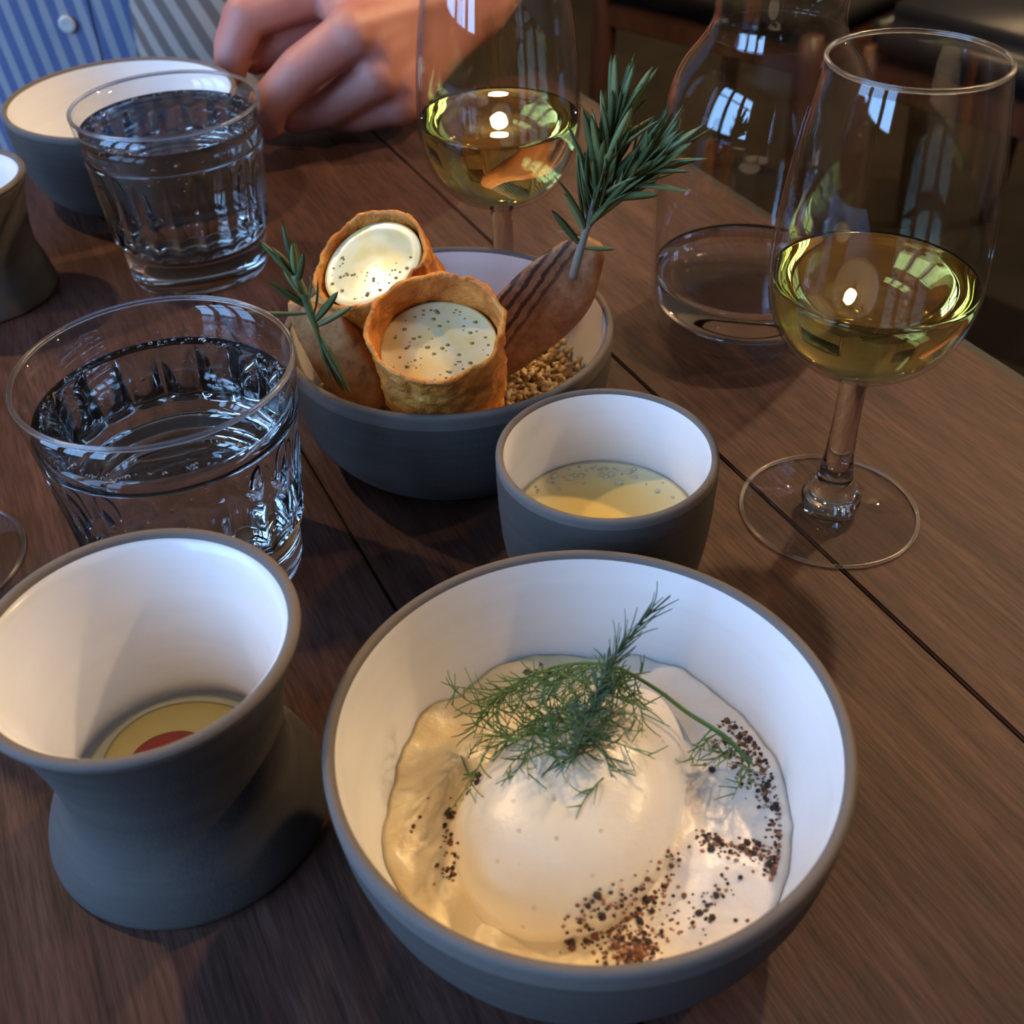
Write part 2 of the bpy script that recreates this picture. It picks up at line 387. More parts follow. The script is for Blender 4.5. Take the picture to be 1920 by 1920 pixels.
wine_glass((0, .7546, 0), 'wine glass of pale wine standing behind the pastry bowl, beside the hand', .1643, 'pale yellow wine in the glass behind the pastry bowl')
wine_glass((-.3465, .505, 0), 'wine glass of which only the foot shows beside the tumbler behind the flared cup', None, None)

# ---------------------------------------------------------------- carafe
CA = (.1828, .7591, 0)
ca = thing('water_carafe', 'clear round-shouldered glass carafe with a little water at the bottom', 'carafe', CA)
c_body = crom([(.0575, .0), (.0655, .0025), (.0695, .008), (.0710, .02), (.0722, .045), (.0733, .085), (.0736, .12), (.0722, .150), (.0685, .172), (.0610, .190), (.0515, .203), (.0455, .2115)], 4)
c_neck = crom([(.0455, .2115), (.0427, .220), (.0424, .230), (.0440, .250), (.0465, .285), (.0490, .335), (.0520, .375)], 4)
th = .0020
c_neck_in = [(p[0]-th, p[1]) for p in c_neck]
c_body_in = [(p[0]-th, p[1]) for p in c_body if p[1] > .02]
lathe('base', [(0, .006), (.035, .0055), (.052, .0010)] + [tuple(p) for p in c_body if p[1] < .0206] + [(.0687, .0207), (.0655, .0150), (.058, .0115), (.045, .0105), (.02, .0112), (0, .0115)], ca, thin_glass, seg=128)
bw = [tuple(p) for p in c_body if p[1] > .0195]
lathe('body', bw + [(p[0]-th, p[1]) for p in bw[::-1]], ca, thin_glass, seg=128)
lathe('neck', [tuple(p) for p in c_neck] + [(.0513, .3758), (.0505, .3755)] + c_neck_in[::-1], ca, thin_glass, seg=128)
cin = [(0, .0115), (.02, .0112), (.045, .0105), (.058, .0115), (.0655, .0150), (.0687, .0207)]
ci2 = cin + c_body_in
o = lathe('carafe_water', water_prof(.0430, ci2, -.0001), None, water_m, CA, seg=120); tag(o, 'shallow clear water in the bottom of the carafe', 'water')

# ---------------------------------------------------------------- food in the front bowl
def nz(p, s, seed=0.0): return noise.noise(Vector((p[0]*s+seed, p[1]*s-seed, (p[2] if len(p) > 2 else 0)*s+seed*.7)))
cream_m = mat('pale_cream', rough=.3); v = coords(cream_m); n = noise_tex(cream_m, v, 60, 3)
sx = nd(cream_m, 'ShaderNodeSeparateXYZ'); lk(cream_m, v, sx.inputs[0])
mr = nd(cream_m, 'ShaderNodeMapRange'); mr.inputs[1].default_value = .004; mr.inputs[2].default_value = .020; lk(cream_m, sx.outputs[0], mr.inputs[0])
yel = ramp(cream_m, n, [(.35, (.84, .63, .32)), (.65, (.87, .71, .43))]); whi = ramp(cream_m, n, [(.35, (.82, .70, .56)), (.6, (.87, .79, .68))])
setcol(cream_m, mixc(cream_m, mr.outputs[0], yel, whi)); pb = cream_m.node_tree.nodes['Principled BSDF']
pb.inputs['Subsurface Weight'].default_value = 0; pb.inputs['Subsurface Radius'].default_value = (.004, .003, .002)
bump(cream_m, noise_tex(cream_m, v, 120, 5), .4, .0022)
def cream_h(x, y):            # height of the cream surface over the bowl's own origin
    r = math.hypot(x, y)
    z = .0345 + .010*max(0, 1-r/.075) + .0035*nz((x, y), 45, 3.1) + .0015*nz((x, y), 130, 1.7)
    if x < -.030: z += .0026*math.sin((x*.8-y*.5)*190+2*nz((x, y), 30, 9))*min(1, (-.030-x)/.02)
    if x > .02: z += .003*min(1, (x-.02)/.03) + .0014*nz((x, y), 70, 8.2)
    if y > 0: z += .03*y
    return z
vs, fs, rows = [], [], []
NS, NR = 120, 40
def lining_r(z): return se(z/.09, .55*.1065, .1065, 2.0) - (.0052+.0038*(1-z/.09))
RM = []
for k in range(NS):
    a = 2*math.pi*k/NS; r = .086
    for _ in range(4): r = lining_r(cream_h(r*math.cos(a), r*math.sin(a))-.002) - .0005
    RM.append(r)
for i in range(NR+1):
    row = []
    for k in range(NS):
        a = 2*math.pi*k/NS; Rm = RM[k]
        r = Rm*(i/NR); x, y = r*math.cos(a), r*math.sin(a)
        z = cream_h(x, y); e = min(1, (Rm-r)/.006); z -= .002*(1-e)**2
        row.append(len(vs)); vs.append((x, y, z))
    rows.append(row)
row = []
for k in range(NS):
    a = 2*math.pi*k/NS; row.append(len(vs)); vs.append((.060*math.cos(a), .055*math.sin(a), .0160))
rows.append(row)
for a, b in zip(rows, rows[1:]):
    for k in range(NS): j = (k+1) % NS; fs.append((a[k], b[k], b[j], a[j]))
o = mesh('cream_sauce', vs, fs, None, cream_m, B1); tag(o, 'pale yellow cream spread over the bottom of the front bowl', 'sauce')
# thin white smear on the wall behind
film = mat('whey_smear', (.70, .72, .66), .2)
quen_m = mat('pale_foam', rough=.30); v = coords(quen_m); n = noise_tex(quen_m, v, 60, 3); vor = nd(quen_m, 'ShaderNodeTexVoronoi'); vor.inputs['Scale'].default_value = 210; lk(quen_m, v, vor.inputs['Vector'])
setcol(quen_m, mixc(quen_m, ramp(quen_m, vor.outputs['Distance'], [(.05, (.8, .8, .8)), (.17, (0, 0, 0))]), ramp(quen_m, n, [(.35, (.78, .66, .47)), (.65, (.82, .72, .55))]), (.50, .36, .20)))
bump(quen_m, noise_tex(quen_m, v, 190, 4), .3, .0012)
pb = quen_m.node_tree.nodes['Principled BSDF']; pb.inputs['Subsurface Weight'].default_value = 0; pb.inputs['Subsurface Radius'].default_value = (.004, .003, .002)
vs, fs, rows = [], [], []
QA, QB, QH, QZ = .066, .0435, .0285, .040
ang = R_(57)
NS, NR = 96, 30
for i in range(NR+1):
    row = []
    ph = (math.pi/2)*(i/NR)
    for k in range(NS):
        a = 2*math.pi*k/NS; c = math.sin(ph); x, y = QA*c*math.cos(a), QB*c*math.sin(a)
        y *= 1 - .22*(x/QA); d = 1 + .035*nz((x, y, .1), 40, 5)
        z = QH*max(0, math.cos(ph))**.9*(1+.06*nz((x, y), 50, 2))
        X = x*d*math.cos(ang)-y*d*math.sin(ang); Y = x*d*math.sin(ang)+y*d*math.cos(ang)
        row.append(len(vs)); vs.append((X, Y, z - (.006 if i == NR else 0)))
    rows.append(row)
for a, b in zip(rows, rows[1:]):
    for k in range(NS): j = (k+1) % NS; fs.append((a[k], b[k], b[j], a[j]))
QC = Vector((.0262, .2925, QZ))
o = mesh('foam_quenelle', vs, fs, None, quen_m, QC); tag(o, 'smooth pale egg-shaped quenelle sitting on the cream in the front bowl', 'quenelle')
def quen_z(x, y):             # top of whatever lies at (x, y), layout units
    dx, dy = x-QC.x, y-QC.y
    u = dx*math.cos(ang)+dy*math.sin(ang); w_ = -dx*math.sin(ang)+dy*math.cos(ang)
    q = (u/QA)**2 + (w_/(QB*(1-.22*u/QA)))**2
    z = cream_h(x-B1.x, y-B1.y) if math.hypot(x-B1.x, y-B1.y) < .084 else .036
    if q < 1: z = max(z, QZ + QH*(1-q)**.45)
    return z
# crumble: dark grains sprinkled in bands
crumb_cols = [mat('crumb_dark', (.035, .014, .007), .7), mat('crumb_brown', (.17, .058, .022), .7), mat('crumb_tan', (.40, .17, .075), .7)]
CR = thing('spiced_crumble', 'dark brown spiced crumbs sprinkled on the cream and beside the quenelle', 'crumbs', B1)
bands = [([(.0704, .0392), (.0748, .0298), (.0779, .0208), (.0803, .0091), (.0805, -.0048), (.0799, -.0181), (.078, -.0308), (.0754, -.0405)], .0035, 170, 14),
         ([(.066, .036), (.066, .026), (.070, .014), (.074, .002)], .006, 90, 10),
         ([(.0456, -.0219), (.0518, -.0247), (.0603, -.0263), (.0687, -.0279), (.0745, -.0319)], .0042, 90, 12),
         ([(.0370, -.0300), (.0270, -.0430), (.0190, -.0510), (.0095, -.0560), (-.0020, -.0610), (-.0130, -.0640)], .0032, 120, 14),
         ([(.0110, -.0600), (.0090, -.0660), (.0116, -.0720), (.0150, -.0740), (.021, -.062), (.012, -.0745)], .0065, 230, 18),
         ([(.0427, -.0417), (.0385, -.0556), (.0337, -.060), (.0554, -.0422), (.0609, -.0472)], .008, 45, 7),
         ([(-.0461, .0058), (-.0484, .0003), (-.0500, -.004)], .003, 22, 4),
         ([(-.0588, .0035), (-.0573, -.0101), (-.0588, -.0153), (-.0559, -.0282), (-.0569, -.0319), (-.0612, -.0329)], .003, 40, 8),
         ([(-.0762, -.0154), (-.0524, .0492), (-.0640, -.03)], .001, 4, 3),
         ([(-.0091, .0772), (-.0219, .076), (-.0246, .0734)], .002, 8, 3)]
fine = {0: [], 1: [], 2: []}
proto = []
for q in range(3):
    vs = [x*(1+.45*nz(x, 1.5, q*3.3+1)) for x in ICO1[0]]
    proto.append((vs, ICO1[1]))
big_meshes = []
for q in range(3):
    me = bpy.data.meshes.new('crumb'); me.from_pydata([tuple(x*U) for x in proto[q][0]], [], proto[q][1]); me.materials.append(crumb_cols[0 if q < 2 else 1]); big_meshes.append(me)
for pts, spread, cnt, nbig in bands:
    for i in range(int(cnt*1.5)):
        t = random.random()*(len(pts)-1); k = int(t); f = t-k; p = Vector(pts[k]).lerp(Vector(pts[min(k+1, len(pts)-1)]), f)
        x = p.x+random.gauss(0, spread*.7); y = p.y+random.gauss(0, spread*.7)
        if math.hypot(x, y) > .0835: sc_ = .0832/math.hypot(x, y); x *= sc_; y *= sc_
        z = quen_z(x+B1.x, y+B1.y)
        if i < nbig:
            o = bpy.data.objects.new('crumb', random.choice(big_meshes)); col.objects.link(o); o.parent = CR
            s_ = random.uniform(.0010, .0018); o.scale = (s_, s_*random.uniform(.8, 1.2), s_*.8); o.location = Vector((x, y, z+s_*.35))*U; o.rotation_euler.z = random.random()*6
        else:
            s_ = random.uniform(.0004, .0010); c = random.choices((0, 1, 2), (3, 5, 4))[0]; q = random.randrange(3)
            fine[c].append(([Vector((v_.x*s_+x, v_.y*s_+y, v_.z*s_*.7+z+s_*.2)) for v_ in proto[q][0]], proto[q][1]))
for c in fine:
    V, F = join(fine[c]); o = mesh('fine_crumbs', V, F, CR, crumb_cols[c]); tag(o, kind='stuff')

# fennel frond lying over the quenelle
fen_m = mat('fennel_green', (.085, .16, .030), .5); fen_d = mat('fennel_dark_green', (.040, .085, .028), .5)
FE = thing('fennel_frond', 'feathery green fennel frond laid over the quenelle', 'herb', (.02, .31, .07))
FO = Vector((.02, .31, .07))
stem = [(.0995, .303, .049), (.0899, .3148, .053), (.0735, .3197, .064), (.0623, .3256, .071), (.0533, .3302, .075), (.0444, .335, .077), (.0306, .3387, .077), (.0142, .3399, .073), (-.0025, .3366, .066), (-.0135, .3316, .058)]
stem = [Vector((x, y, max(z, quen_z(x, y)+.001))) for x, y, z in stem]
S = crom(stem, 6)
vs, fs = tube([p-FO for p in S], [.0012 - .0007*i/len(S) for i in range(len(S))], 7); mesh('stem', vs, fs, FE, fen_m)
def hair(p, d, L, curl, r0=.00030, n=7):
    p = Vector(p); d = Vector(d).normalized(); pts = [p.copy()]; ax = Vector((random.gauss(0, 1), random.gauss(0, 1), random.gauss(0, 1))).normalized()
    for i in range(n):
        d = (Matrix.Rotation(curl/n, 3, ax) @ d).normalized(); p = p + d*(L/n)
        zz = quen_z(p.x, p.y)+.0006
        if p.z < zz: p.z = zz
        pts.append(p.copy())
    return pts
def frond(p, d, L, curl, out, depth=0):
    pts = hair(p, d, L, curl); out.append(tube([q-FO for q in pts], [.00038*(1-.6*i/len(pts)) for i in range(len(pts))], 4, False))
    if depth < 2:
        for i in range(1, len(pts)-1):
            if random.random() < .8:
                dd = (pts[i+1]-pts[i]).normalized(); s = Vector((random.gauss(0, 1), random.gauss(0, 1), random.gauss(0, .6))).normalized()
                frond(pts[i], dd*.8+s*.75, L*random.uniform(.3, .5), random.uniform(-1, 1), out, depth+1)
out = []
for i in range(0, len(S)):
    if S[i].x < .052:
        for _ in range(2):
            d = Vector((random.gauss(-.25, .5), random.gauss(-.9, .3), random.gauss(.1, .25))); frond(S[i], d, random.uniform(.018, .030), random.uniform(-1.6, 1.6), out, 1)
for i in range(58):
    x, y = random.gauss(.013, .014), random.gauss(.311, .009); p = Vector((x, y, quen_z(x, y)+random.uniform(.002, .006)))
    frond(p, (random.gauss(0, 1), random.gauss(-.2, .6), random.gauss(.1, .25)), random.uniform(.014, .026), random.uniform(-2.2, 2.2), out, 1)
V, F = join(out); o = mesh('frond_tangle', V, F, FE, fen_m); tag(o, kind='stuff')
tuft = [Vector(p) for p in [(.0216, .2873, .0765), (.0266, .2987, .082), (.0329, .3104, .087), (.0394, .3225, .092), (.0468, .3319, .098), (.0573, .3413, .104)]]
TS = crom(tuft, 4); vs, fs = tube([p-FO for p in TS[:14]], [.0010 - .0006*i/14 for i in range(14)], 6); mesh('upright_stem', vs, fs, FE, fen_d)
out = []
for i, p in enumerate(TS):
    d = (TS[min(i+1, len(TS)-1)]-TS[max(i-1, 0)]).normalized()
    for _ in range(5 if i < 16 else 3):
        s = Vector((random.gauss(0, 1), random.gauss(0, 1), random.gauss(0, 1))).normalized()
        frond(p, d+s*(.42 if i > 6 else .9), random.uniform(.010, .020), random.uniform(-.5, .7), out, 2 if i > 9 else 1)
V, F = join(out); o = mesh('upright_fronds', V, F, FE, fen_d); tag(o, kind='stuff')
out = []
for i in range(9):
    p = S[i]; frond(p, (random.gauss(-.7, .4), random.gauss(-.8, .3), random.gauss(0, .15)), random.uniform(.014, .024), random.uniform(-.8, .8), out, 1)
V, F = join(out); o = mesh('stem_end_fronds', V, F, FE, fen_m); tag(o, kind='stuff')

# ---------------------------------------------------------------- broth in the small cup
broth = mat('yellow_broth', rough=.18); v = coords(broth); n = noise_tex(broth, v, 50, 3)
vm = nd(broth, 'ShaderNodeVectorMath', operation='LENGTH'); lk(broth, coords(broth, (1, 1, 0)), vm.inputs[0])
ad = nd(broth, 'ShaderNodeMath', operation='MULTIPLY_ADD'); ad.inputs[1].default_value = .012; lk(broth, n, ad.inputs[0]); lk(broth, vm.outputs['Value'], ad.inputs[2])
setcol(broth, ramp(broth, ad.outputs[0], [(.018, (.80, .56, .14)), (.030, (.80, .66, .32)), (.038, (.80, .73, .50))]))
zb = .049
def rim_disc(R, z, n=24, drop=.012): return [(0, z)] + [(R*i/n, z + .0008*max(0, (i/n-.9)*10)**2) for i in range(1, n+1)] + [(R*.96, z-drop), (0, z-drop)]
BR = lathe('foamy_broth', rim_disc(.0495, zb)[::-1], None, broth, C1, seg=96); tag(BR, 'pale yellow broth with a foam of bubbles in the small cup', 'broth')
bub_m = mat('foam_bubble', (.80, .74, .56), .08); bub_m.node_tree.nodes['Principled BSDF'].inputs['Transmission Weight'].default_value = .35
for i in range(46):
    a = random.gauss(R_(95), R_(38)); r = .047 - abs(random.gauss(0, .008)); s = random.choice([.0008, .001, .0013, .0017, .0022])
    vs = [Vector((x.x*s, x.y*s, x.z*s*.7)) for x in ICO2[0]]
    mesh('bubble', vs, ICO2[1], BR, bub_m, (r*math.cos(a), r*math.sin(a), zb+s*.1))

# ---------------------------------------------------------------- sauce in the waisted cup
sauce = mat('pale_custard', (.74, .66, .42), .25); oil = mat('yellow_oil', (.84, .60, .17), .12); red = mat('red_slice', (.42, .045, .02), .3)
SA = lathe('yellow_sauce', rim_disc(.0440, .0285, drop=.005)[::-1], None, sauce, C2, seg=80); tag(SA, 'pale sauce with a yellow pool at the bottom of the waisted cup', 'sauce')
lathe('yellow_pool', [(0, .0284), (.0385, .0284), (.0388, .0289), (.037, .0293), (0, .0294)], SA, oil, (.001, .002, 0), seg=80, rf=lambda r, z, a: r*(1+.03*math.sin(3*a+.5)))
RS = lathe('red_slice', [(0, 0), (.0150, .0), (.0170, .0010), (.0150, .0022), (0, .0028)], None, red, (C2.x-.006, C2.y+.0045, .0295), seg=40, rf=lambda r, z, a: r*(1+.06*math.sin(2*a+1))); tag(RS, 'red slice floating in the yellow sauce of the waisted cup', 'garnish')

# ---------------------------------------------------------------- toasted grains in the pastry bowl
bed_m = mat('grain_bed', (.30, .19, .08), .8); grain_m = mat('toasted_grain', rough=.45)
v = coords(grain_m); n = noise_tex(grain_m, v, 160, 2); setcol(grain_m, ramp(grain_m, n, [(.35, (.56, .35, .12)), (.65, (.78, .60, .31))]))
parts = []
def bed_z(x, y): return .036 + .006*max(0, x/.09) - .003*(y/.09)
for i in range(1500):
    a = random.random()*6.283; r = .0845*math.sqrt(random.random()); x, y = r*math.cos(a), r*math.sin(a)
    z = bed_z(x, y)+random.uniform(.0, .006); L = random.uniform(.0036, .0050); Wd = random.uniform(.0016, .0022)
    rot = Matrix.Rotation(random.random()*6.283, 3, 'Z') @ Matrix.Rotation(random.gauss(0, .35), 3, 'Y')
    parts.append(([rot @ Vector((p.x*L, p.y*Wd, p.z*Wd + .0006*p.x*p.x)) + Vector((x, y, z)) for p in ICO1[0]], ICO1[1]))
V, F = join(parts); GR = mesh('toasted_grains', V, F, None, grain_m, B2); lathe('grain_mass', [(0, .020), (.070, .020), (.0800, .034), (.078, .0375), (.04, .0375), (0, .0375)], GR, bed_m, seg=64); tag(GR, 'bed of toasted pale grains filling the bottom of the pastry bowl', 'grains', kind='stuff')

# ---------------------------------------------------------------- fried pastry cups
past_m = mat('fried_pastry', rough=.42); v = coords(past_m); n = noise_tex(past_m, v, 110, 5, .62); n3 = noise_tex(past_m, v, 300, 3)
setcol(past_m, ramp(past_m, n, [(.28, (.36, .090, .012)), (.5, (.64, .22, .030)), (.72, (.78, .36, .070))])); vo = nd(past_m, 'ShaderNodeTexVoronoi'); vo.inputs['Scale'].default_value = 130; lk(past_m, v, vo.inputs['Vector'])
av = nd(past_m, 'ShaderNodeMath', operation='SUBTRACT'); lk(past_m, n3, av.inputs[0]); lk(past_m, vo.outputs['Distance'], av.inputs[1]); bump(past_m, av.outputs[0], .7, .0018)
pb = past_m.node_tree.nodes['Principled BSDF']; pb.inputs['Subsurface Weight'].default_value = 0; pb.inputs['Subsurface Radius'].default_value = (.004, .002, .001)
fill_m = mat('set_cream', rough=.22); v = coords(fill_m); n = noise_tex(fill_m, v, 85, 3); sx = nd(fill_m, 'ShaderNodeSeparateXYZ'); lk(fill_m, v, sx.inputs[0])
setcol(fill_m, ramp(fill_m, n, [(.38, (.84, .68, .27)), (.62, (.86, .78, .48))])); bump(fill_m, noise_tex(fill_m, v, 120, 2), .1, .001)
herb_m = mat('herb_fleck', (.30, .25, .07), .6)
def pastry(lab, bot, top, R, depth, seed, flare):
    bot, top = Vector(bot), Vector(top); ax = (top-bot); L = ax.length
    t = thing('pastry_cup', lab, 'pastry', bot, 'fried pastry cups in the bowl'); t.rotation_mode = 'QUATERNION'; t.rotation_quaternion = ax.to_track_quat('Z', 'Y')
    NS, NZ = 120, 44; th_ = .0022
    def rr(a, z, inner):
        s = z/L; p = (math.cos(a), math.sin(a), s*2.2)
        r = R*(.90+.10*s + flare*s*s) + .0022*nz(p, 2.2, seed) + (.0016*nz(p, 5, seed+2) + .0013*abs(nz(p, 11, seed+4)))*(1 if not inner else .5)
        r += .0028*math.exp(-((a-.25)/.05)**2) if 0 < a < .25 else .0028*math.exp(-((a-.25)/.35)**2)*(1 if a >= .25 else 0)   # lapped seam
        return r-(th_ if inner else 0)
    def zt(a): return L + .0022*nz((math.cos(a), math.sin(a), 0), 2.5, seed+7) + .0010*nz((math.cos(a), math.sin(a), 0), 9, seed+9)
    vs, fs, rows = [], [], []
    for i in range(NZ+1):
        row = []
        for k in range(NS):
            a = 2*math.pi*k/NS; z = zt(a)*i/NZ; r = rr(a, z, False); row.append(len(vs)); vs.append((r*math.cos(a), r*math.sin(a), z))
        rows.append(row)
    for i in range(NZ, -1, -1):
        row = []
        for k in range(NS):
            a = 2*math.pi*k/NS; z = max(zt(a)*i/NZ - (.0003 if i == NZ else 0), .002); r = rr(a, z, True); row.append(len(vs)); vs.append((r*math.cos(a), r*math.sin(a), z))
        rows.append(row)
    for a, b in zip(rows, rows[1:]):
        for k in range(NS): j = (k+1) % NS; fs.append((a[k], a[j], b[j], b[k]))
    fs.append(tuple(rows[0])[::-1]); fs.append(tuple(rows[-1]))
    mesh('pastry_shell', vs, fs, t, past_m)
    Rf = R*.965 - th_; zf = L-depth
    f = lathe('cream_filling', [(0, zf-.02), (Rf*.93, zf-.02), (Rf*.99, zf-.002), (Rf, zf+.0005), (Rf*.96, zf+.0002), (Rf*.8, zf+.0003), (Rf*.4, zf+.0012), (0, zf+.0015)], t, fill_m, seg=72, rf=lambda r, z, a: r*(1+.015*math.sin(3*a)))
    fl = []
    for i in range(90):
        a = random.random()*6.28; r = Rf*.86*math.sqrt(random.random()); s = random.choice([.0004, .0006, .0008, .0012])
        if seed > 5 and math.sin(a-.4) > .2: continue
        fl.append(([Vector((p.x*s*1.3+r*math.cos(a), p.y*s+r*math.sin(a), p.z*s*.35+zf+.0015-.0012*(r/Rf))) for p in ICO1[0]], ICO1[1]))
    V, F = join(fl); o = mesh('herb_flecks', V, F, f, herb_m); tag(o, kind='stuff')
    return t
pastry('fried pastry cup filled well below its rim, leaning on the front of the bowl', (-.0372, .578, .050), (-.0392, .546, .1275), .0372, .022, 1.3, .02)
pastry('fried pastry cup filled to the brim with white cream, behind the other one', (-.0520, .6525, .050), (-.0815, .623, .130), .0355, .0055, 8.1, .03)

# ---------------------------------------------------------------- toasted boat-shaped crisps
crisp_m = mat('toasted_crisp', rough=.55); v = coords(crisp_m); n = noise_tex(crisp_m, v, 130, 5, .65); nf = noise_tex(crisp_m, v, 260, 3)
sy = nd(crisp_m, 'ShaderNodeSeparateXYZ'); lk(crisp_m, v, sy.inputs[0])
wob_ = nd(crisp_m, 'ShaderNodeMath', operation='MULTIPLY_ADD'); wob_.inputs[1].default_value = .004; lk(crisp_m, n, wob_.inputs[0]); lk(crisp_m, sy.outputs[1], wob_.inputs[2])
fq = nd(crisp_m, 'ShaderNodeMath', operation='MULTIPLY'); fq.inputs[1].default_value = 2*math.pi/.0037; lk(crisp_m, wob_.outputs[0], fq.inputs[0])
sn = nd(crisp_m, 'ShaderNodeMath', operation='SINE'); lk(crisp_m, fq.outputs[0], sn.inputs[0]); nstr = sn.outputs[0]
base = ramp(crisp_m, n, [(.3, (.20, .075, .030)), (.5, (.36, .165, .075)), (.72, (.52, .29, .155))])
sx = nd(crisp_m, 'ShaderNodeSeparateXYZ'); lk(crisp_m, v, sx.inputs[0])
mr = nd(crisp_m, 'ShaderNodeMapRange'); mr.inputs[1].default_value = -.002; mr.inputs[2].default_value = .004; lk(crisp_m, sx.outputs[1], mr.inputs[0])
st = ramp(crisp_m, nstr, [(.0, (.15, .15, .15)), (.55, (.92, .92, .92))])
ml = nd(crisp_m, 'ShaderNodeMath', operation='MULTIPLY'); lk(crisp_m, mr.outputs[0], ml.inputs[0]); lk(crisp_m, st, ml.inputs[1])
setcol(crisp_m, mixc(crisp_m, ml.outputs[0], base, (.028, .012, .007))); bump(crisp_m, nf, .35, .0012)
crisp2_m = mat('toasted_crisp_pale', rough=.6); v = coords(crisp2_m); n = noise_tex(crisp2_m, v, 120, 5, .65); nf = noise_tex(crisp2_m, v, 300, 3)
setcol(crisp2_m, ramp(crisp2_m, n, [(.30, (.16, .055, .018)), (.48, (.48, .20, .060)), (.7, (.60, .31, .11))])); bump(crisp2_m, nf, .4, .0012)
def slab(name, lab, c, u, v_, n_, outline, th_, m, seed, grp, sh=0.0):
    c, u, v_, n_ = Vector(c), Vector(u), Vector(v_), Vector(n_)
    pts = [Vector((a, b, 0)) for a, b in outline]
    cl = []
    N = len(pts)
    for i in range(N):
        p0, p1, p2, p3 = pts[i-1], pts[i], pts[(i+1) % N], pts[(i+2) % N]
        for k in range(5):
            t = k/5; cl.append(.5*((2*p1)+(p2-p0)*t+(2*p0-5*p1+4*p2-p3)*t*t+(3*p1-p0-3*p2+p3)*t**3))
    if sum(a.x*b.y-b.x*a.y for a, b in zip(cl, cl[1:]+cl[:1])) < 0: cl.reverse()
    K = len(cl); cen = sum(cl, Vector())/K
    vs, fs, rows = [], [], []
    rings = [(0.0, .0), (.25, 0), (.5, 0), (.7, 0), (.86, .0), (.95, -.06), (.99, -.2), (1.0, -.42), (.95, -.75), (.82, -.95), (.5, -1.0), (0, -1.0)]
    for s, z in rings:
        if s == 0: rows.append([len(vs)]); vs.append(Vector((cen.x, cen.y, z*th_ + (.0012 if z == 0 else 0)))); continue
        row = []
        for p in cl:
            q = cen+(p-cen)*s + (Vector((0, sh, 0))*min(1, s/.5)*(1 if s < .99 else 0) if z > -.1 else Vector()); d = .0011*nz((q.x, q.y, z*.02), 90, seed) + .0006*nz((q.x, q.y, z*.02), 260, seed+3)
            row.append(len(vs)); vs.append(Vector((q.x, q.y, z*th_ + d + (.0012*(1-s) if z == 0 else 0))))
        rows.append(row)
    for a, b in zip(rows, rows[1:]):
        for k in range(K):
            j = (k+1) % K
            if len(a) == 1: fs.append((a[0], b[k], b[j]))
            elif len(b) == 1: fs.append((a[k], b[0], a[j]))
            else: fs.append((a[k], b[k], b[j], a[j]))
    o = mesh(name, vs, fs, None, m, c)
    Mx = Matrix((u, n_.cross(u), n_)).transposed(); o.rotation_mode = 'QUATERNION'; o.rotation_quaternion = Mx.to_quaternion()
    tag(o, lab, 'crisp', grp); return o
RC_c, RC_u, RC_n = (.0221, .6208, .0922), (.6109, .2297, .7576), (.044, -.9654, .2572)
slab('toasted_crisp', 'boat-shaped toasted crisp with dark char stripes leaning on the bowl rim', RC_c, RC_u, None or (-.7905, .1238, .5999), RC_n,
     [(.0493, .0078), (.0531, -.0094), (.0378, -.0189), (.0197, -.0253), (-.0016, -.0247), (-.0224, -.0192), (-.0457, -.011), (-.0508, 0), (-.0432, .0137), (-.0292, .0237), (-.0154, .0265), (.0138, .022), (.0346, .0151)], .017, crisp_m, 2.2, 'toasted crisps in the pastry bowl', .0022)
slab('toasted_crisp', 'golden toasted crisp with a pointed tip beneath the small rosemary sprig', (-.1049, .5924, .0826), (-.6247, .2922, .7241), (-.7373, .0845, -.6702), (-.2571, -.9526, .1627),
     [(.041, .002), (.0354, -.0044), (.0252, -.0135), (.0147, -.0221), (.0046, -.0188), (-.0171, -.0134), (-.0315, -.0094), (-.0435, .0014), (-.041, .0113), (-.0255, .0205), (-.007, .0214), (.0149, .0156), (.0297, .0095)], .016, crisp2_m, 6.2, 'toasted crisps in the pastry bowl')

# ---------------------------------------------------------------- rosemary
ros_m = mat('rosemary_leaf', rough=.45); oi = nd(ros_m, 'ShaderNodeObjectInfo')
setcol(ros_m, ramp(ros_m, oi.outputs['Random'], [(0, (.045, .066, .020)), (.6, (.095, .128, .042)), (1, (.20, .23, .09))]))
rst_m = mat('rosemary_stem', (.20, .17, .13), .7)
def needle_mesh(L, Wd, bend):
    vs, fs = [], []; n = 9
    for i in range(n):
        t = i/(n-1); wv_ = Wd*(math.sin(math.pi*min(1, t*.92+.06))**.55)*(1 if t < .98 else .3); z = L*t; y = bend*L*t*t
        vs += [(-wv_, y+.35*wv_, z), (0, y-.15*wv_, z), (wv_, y+.35*wv_, z), (0, y+.55*wv_, z)]
    for i in range(n-1):
        for k in range(4): j = (k+1) % 4; fs.append((i*4+k, i*4+j, (i+1)*4+j, (i+1)*4+k))
    fs.append((0, 1, 2, 3)); fs.append(tuple((n-1)*4+k for k in (3, 2, 1, 0)))
    me = bpy.data.meshes.new('needle'); me.from_pydata([tuple(Vector(v)*U) for v in vs], [], fs); me.materials.append(ros_m); me.shade_smooth(); return me
needles = [needle_mesh(.034, .0024, .10), needle_mesh(.034, .0021, -.12), needle_mesh(.034, .0026, .25)]
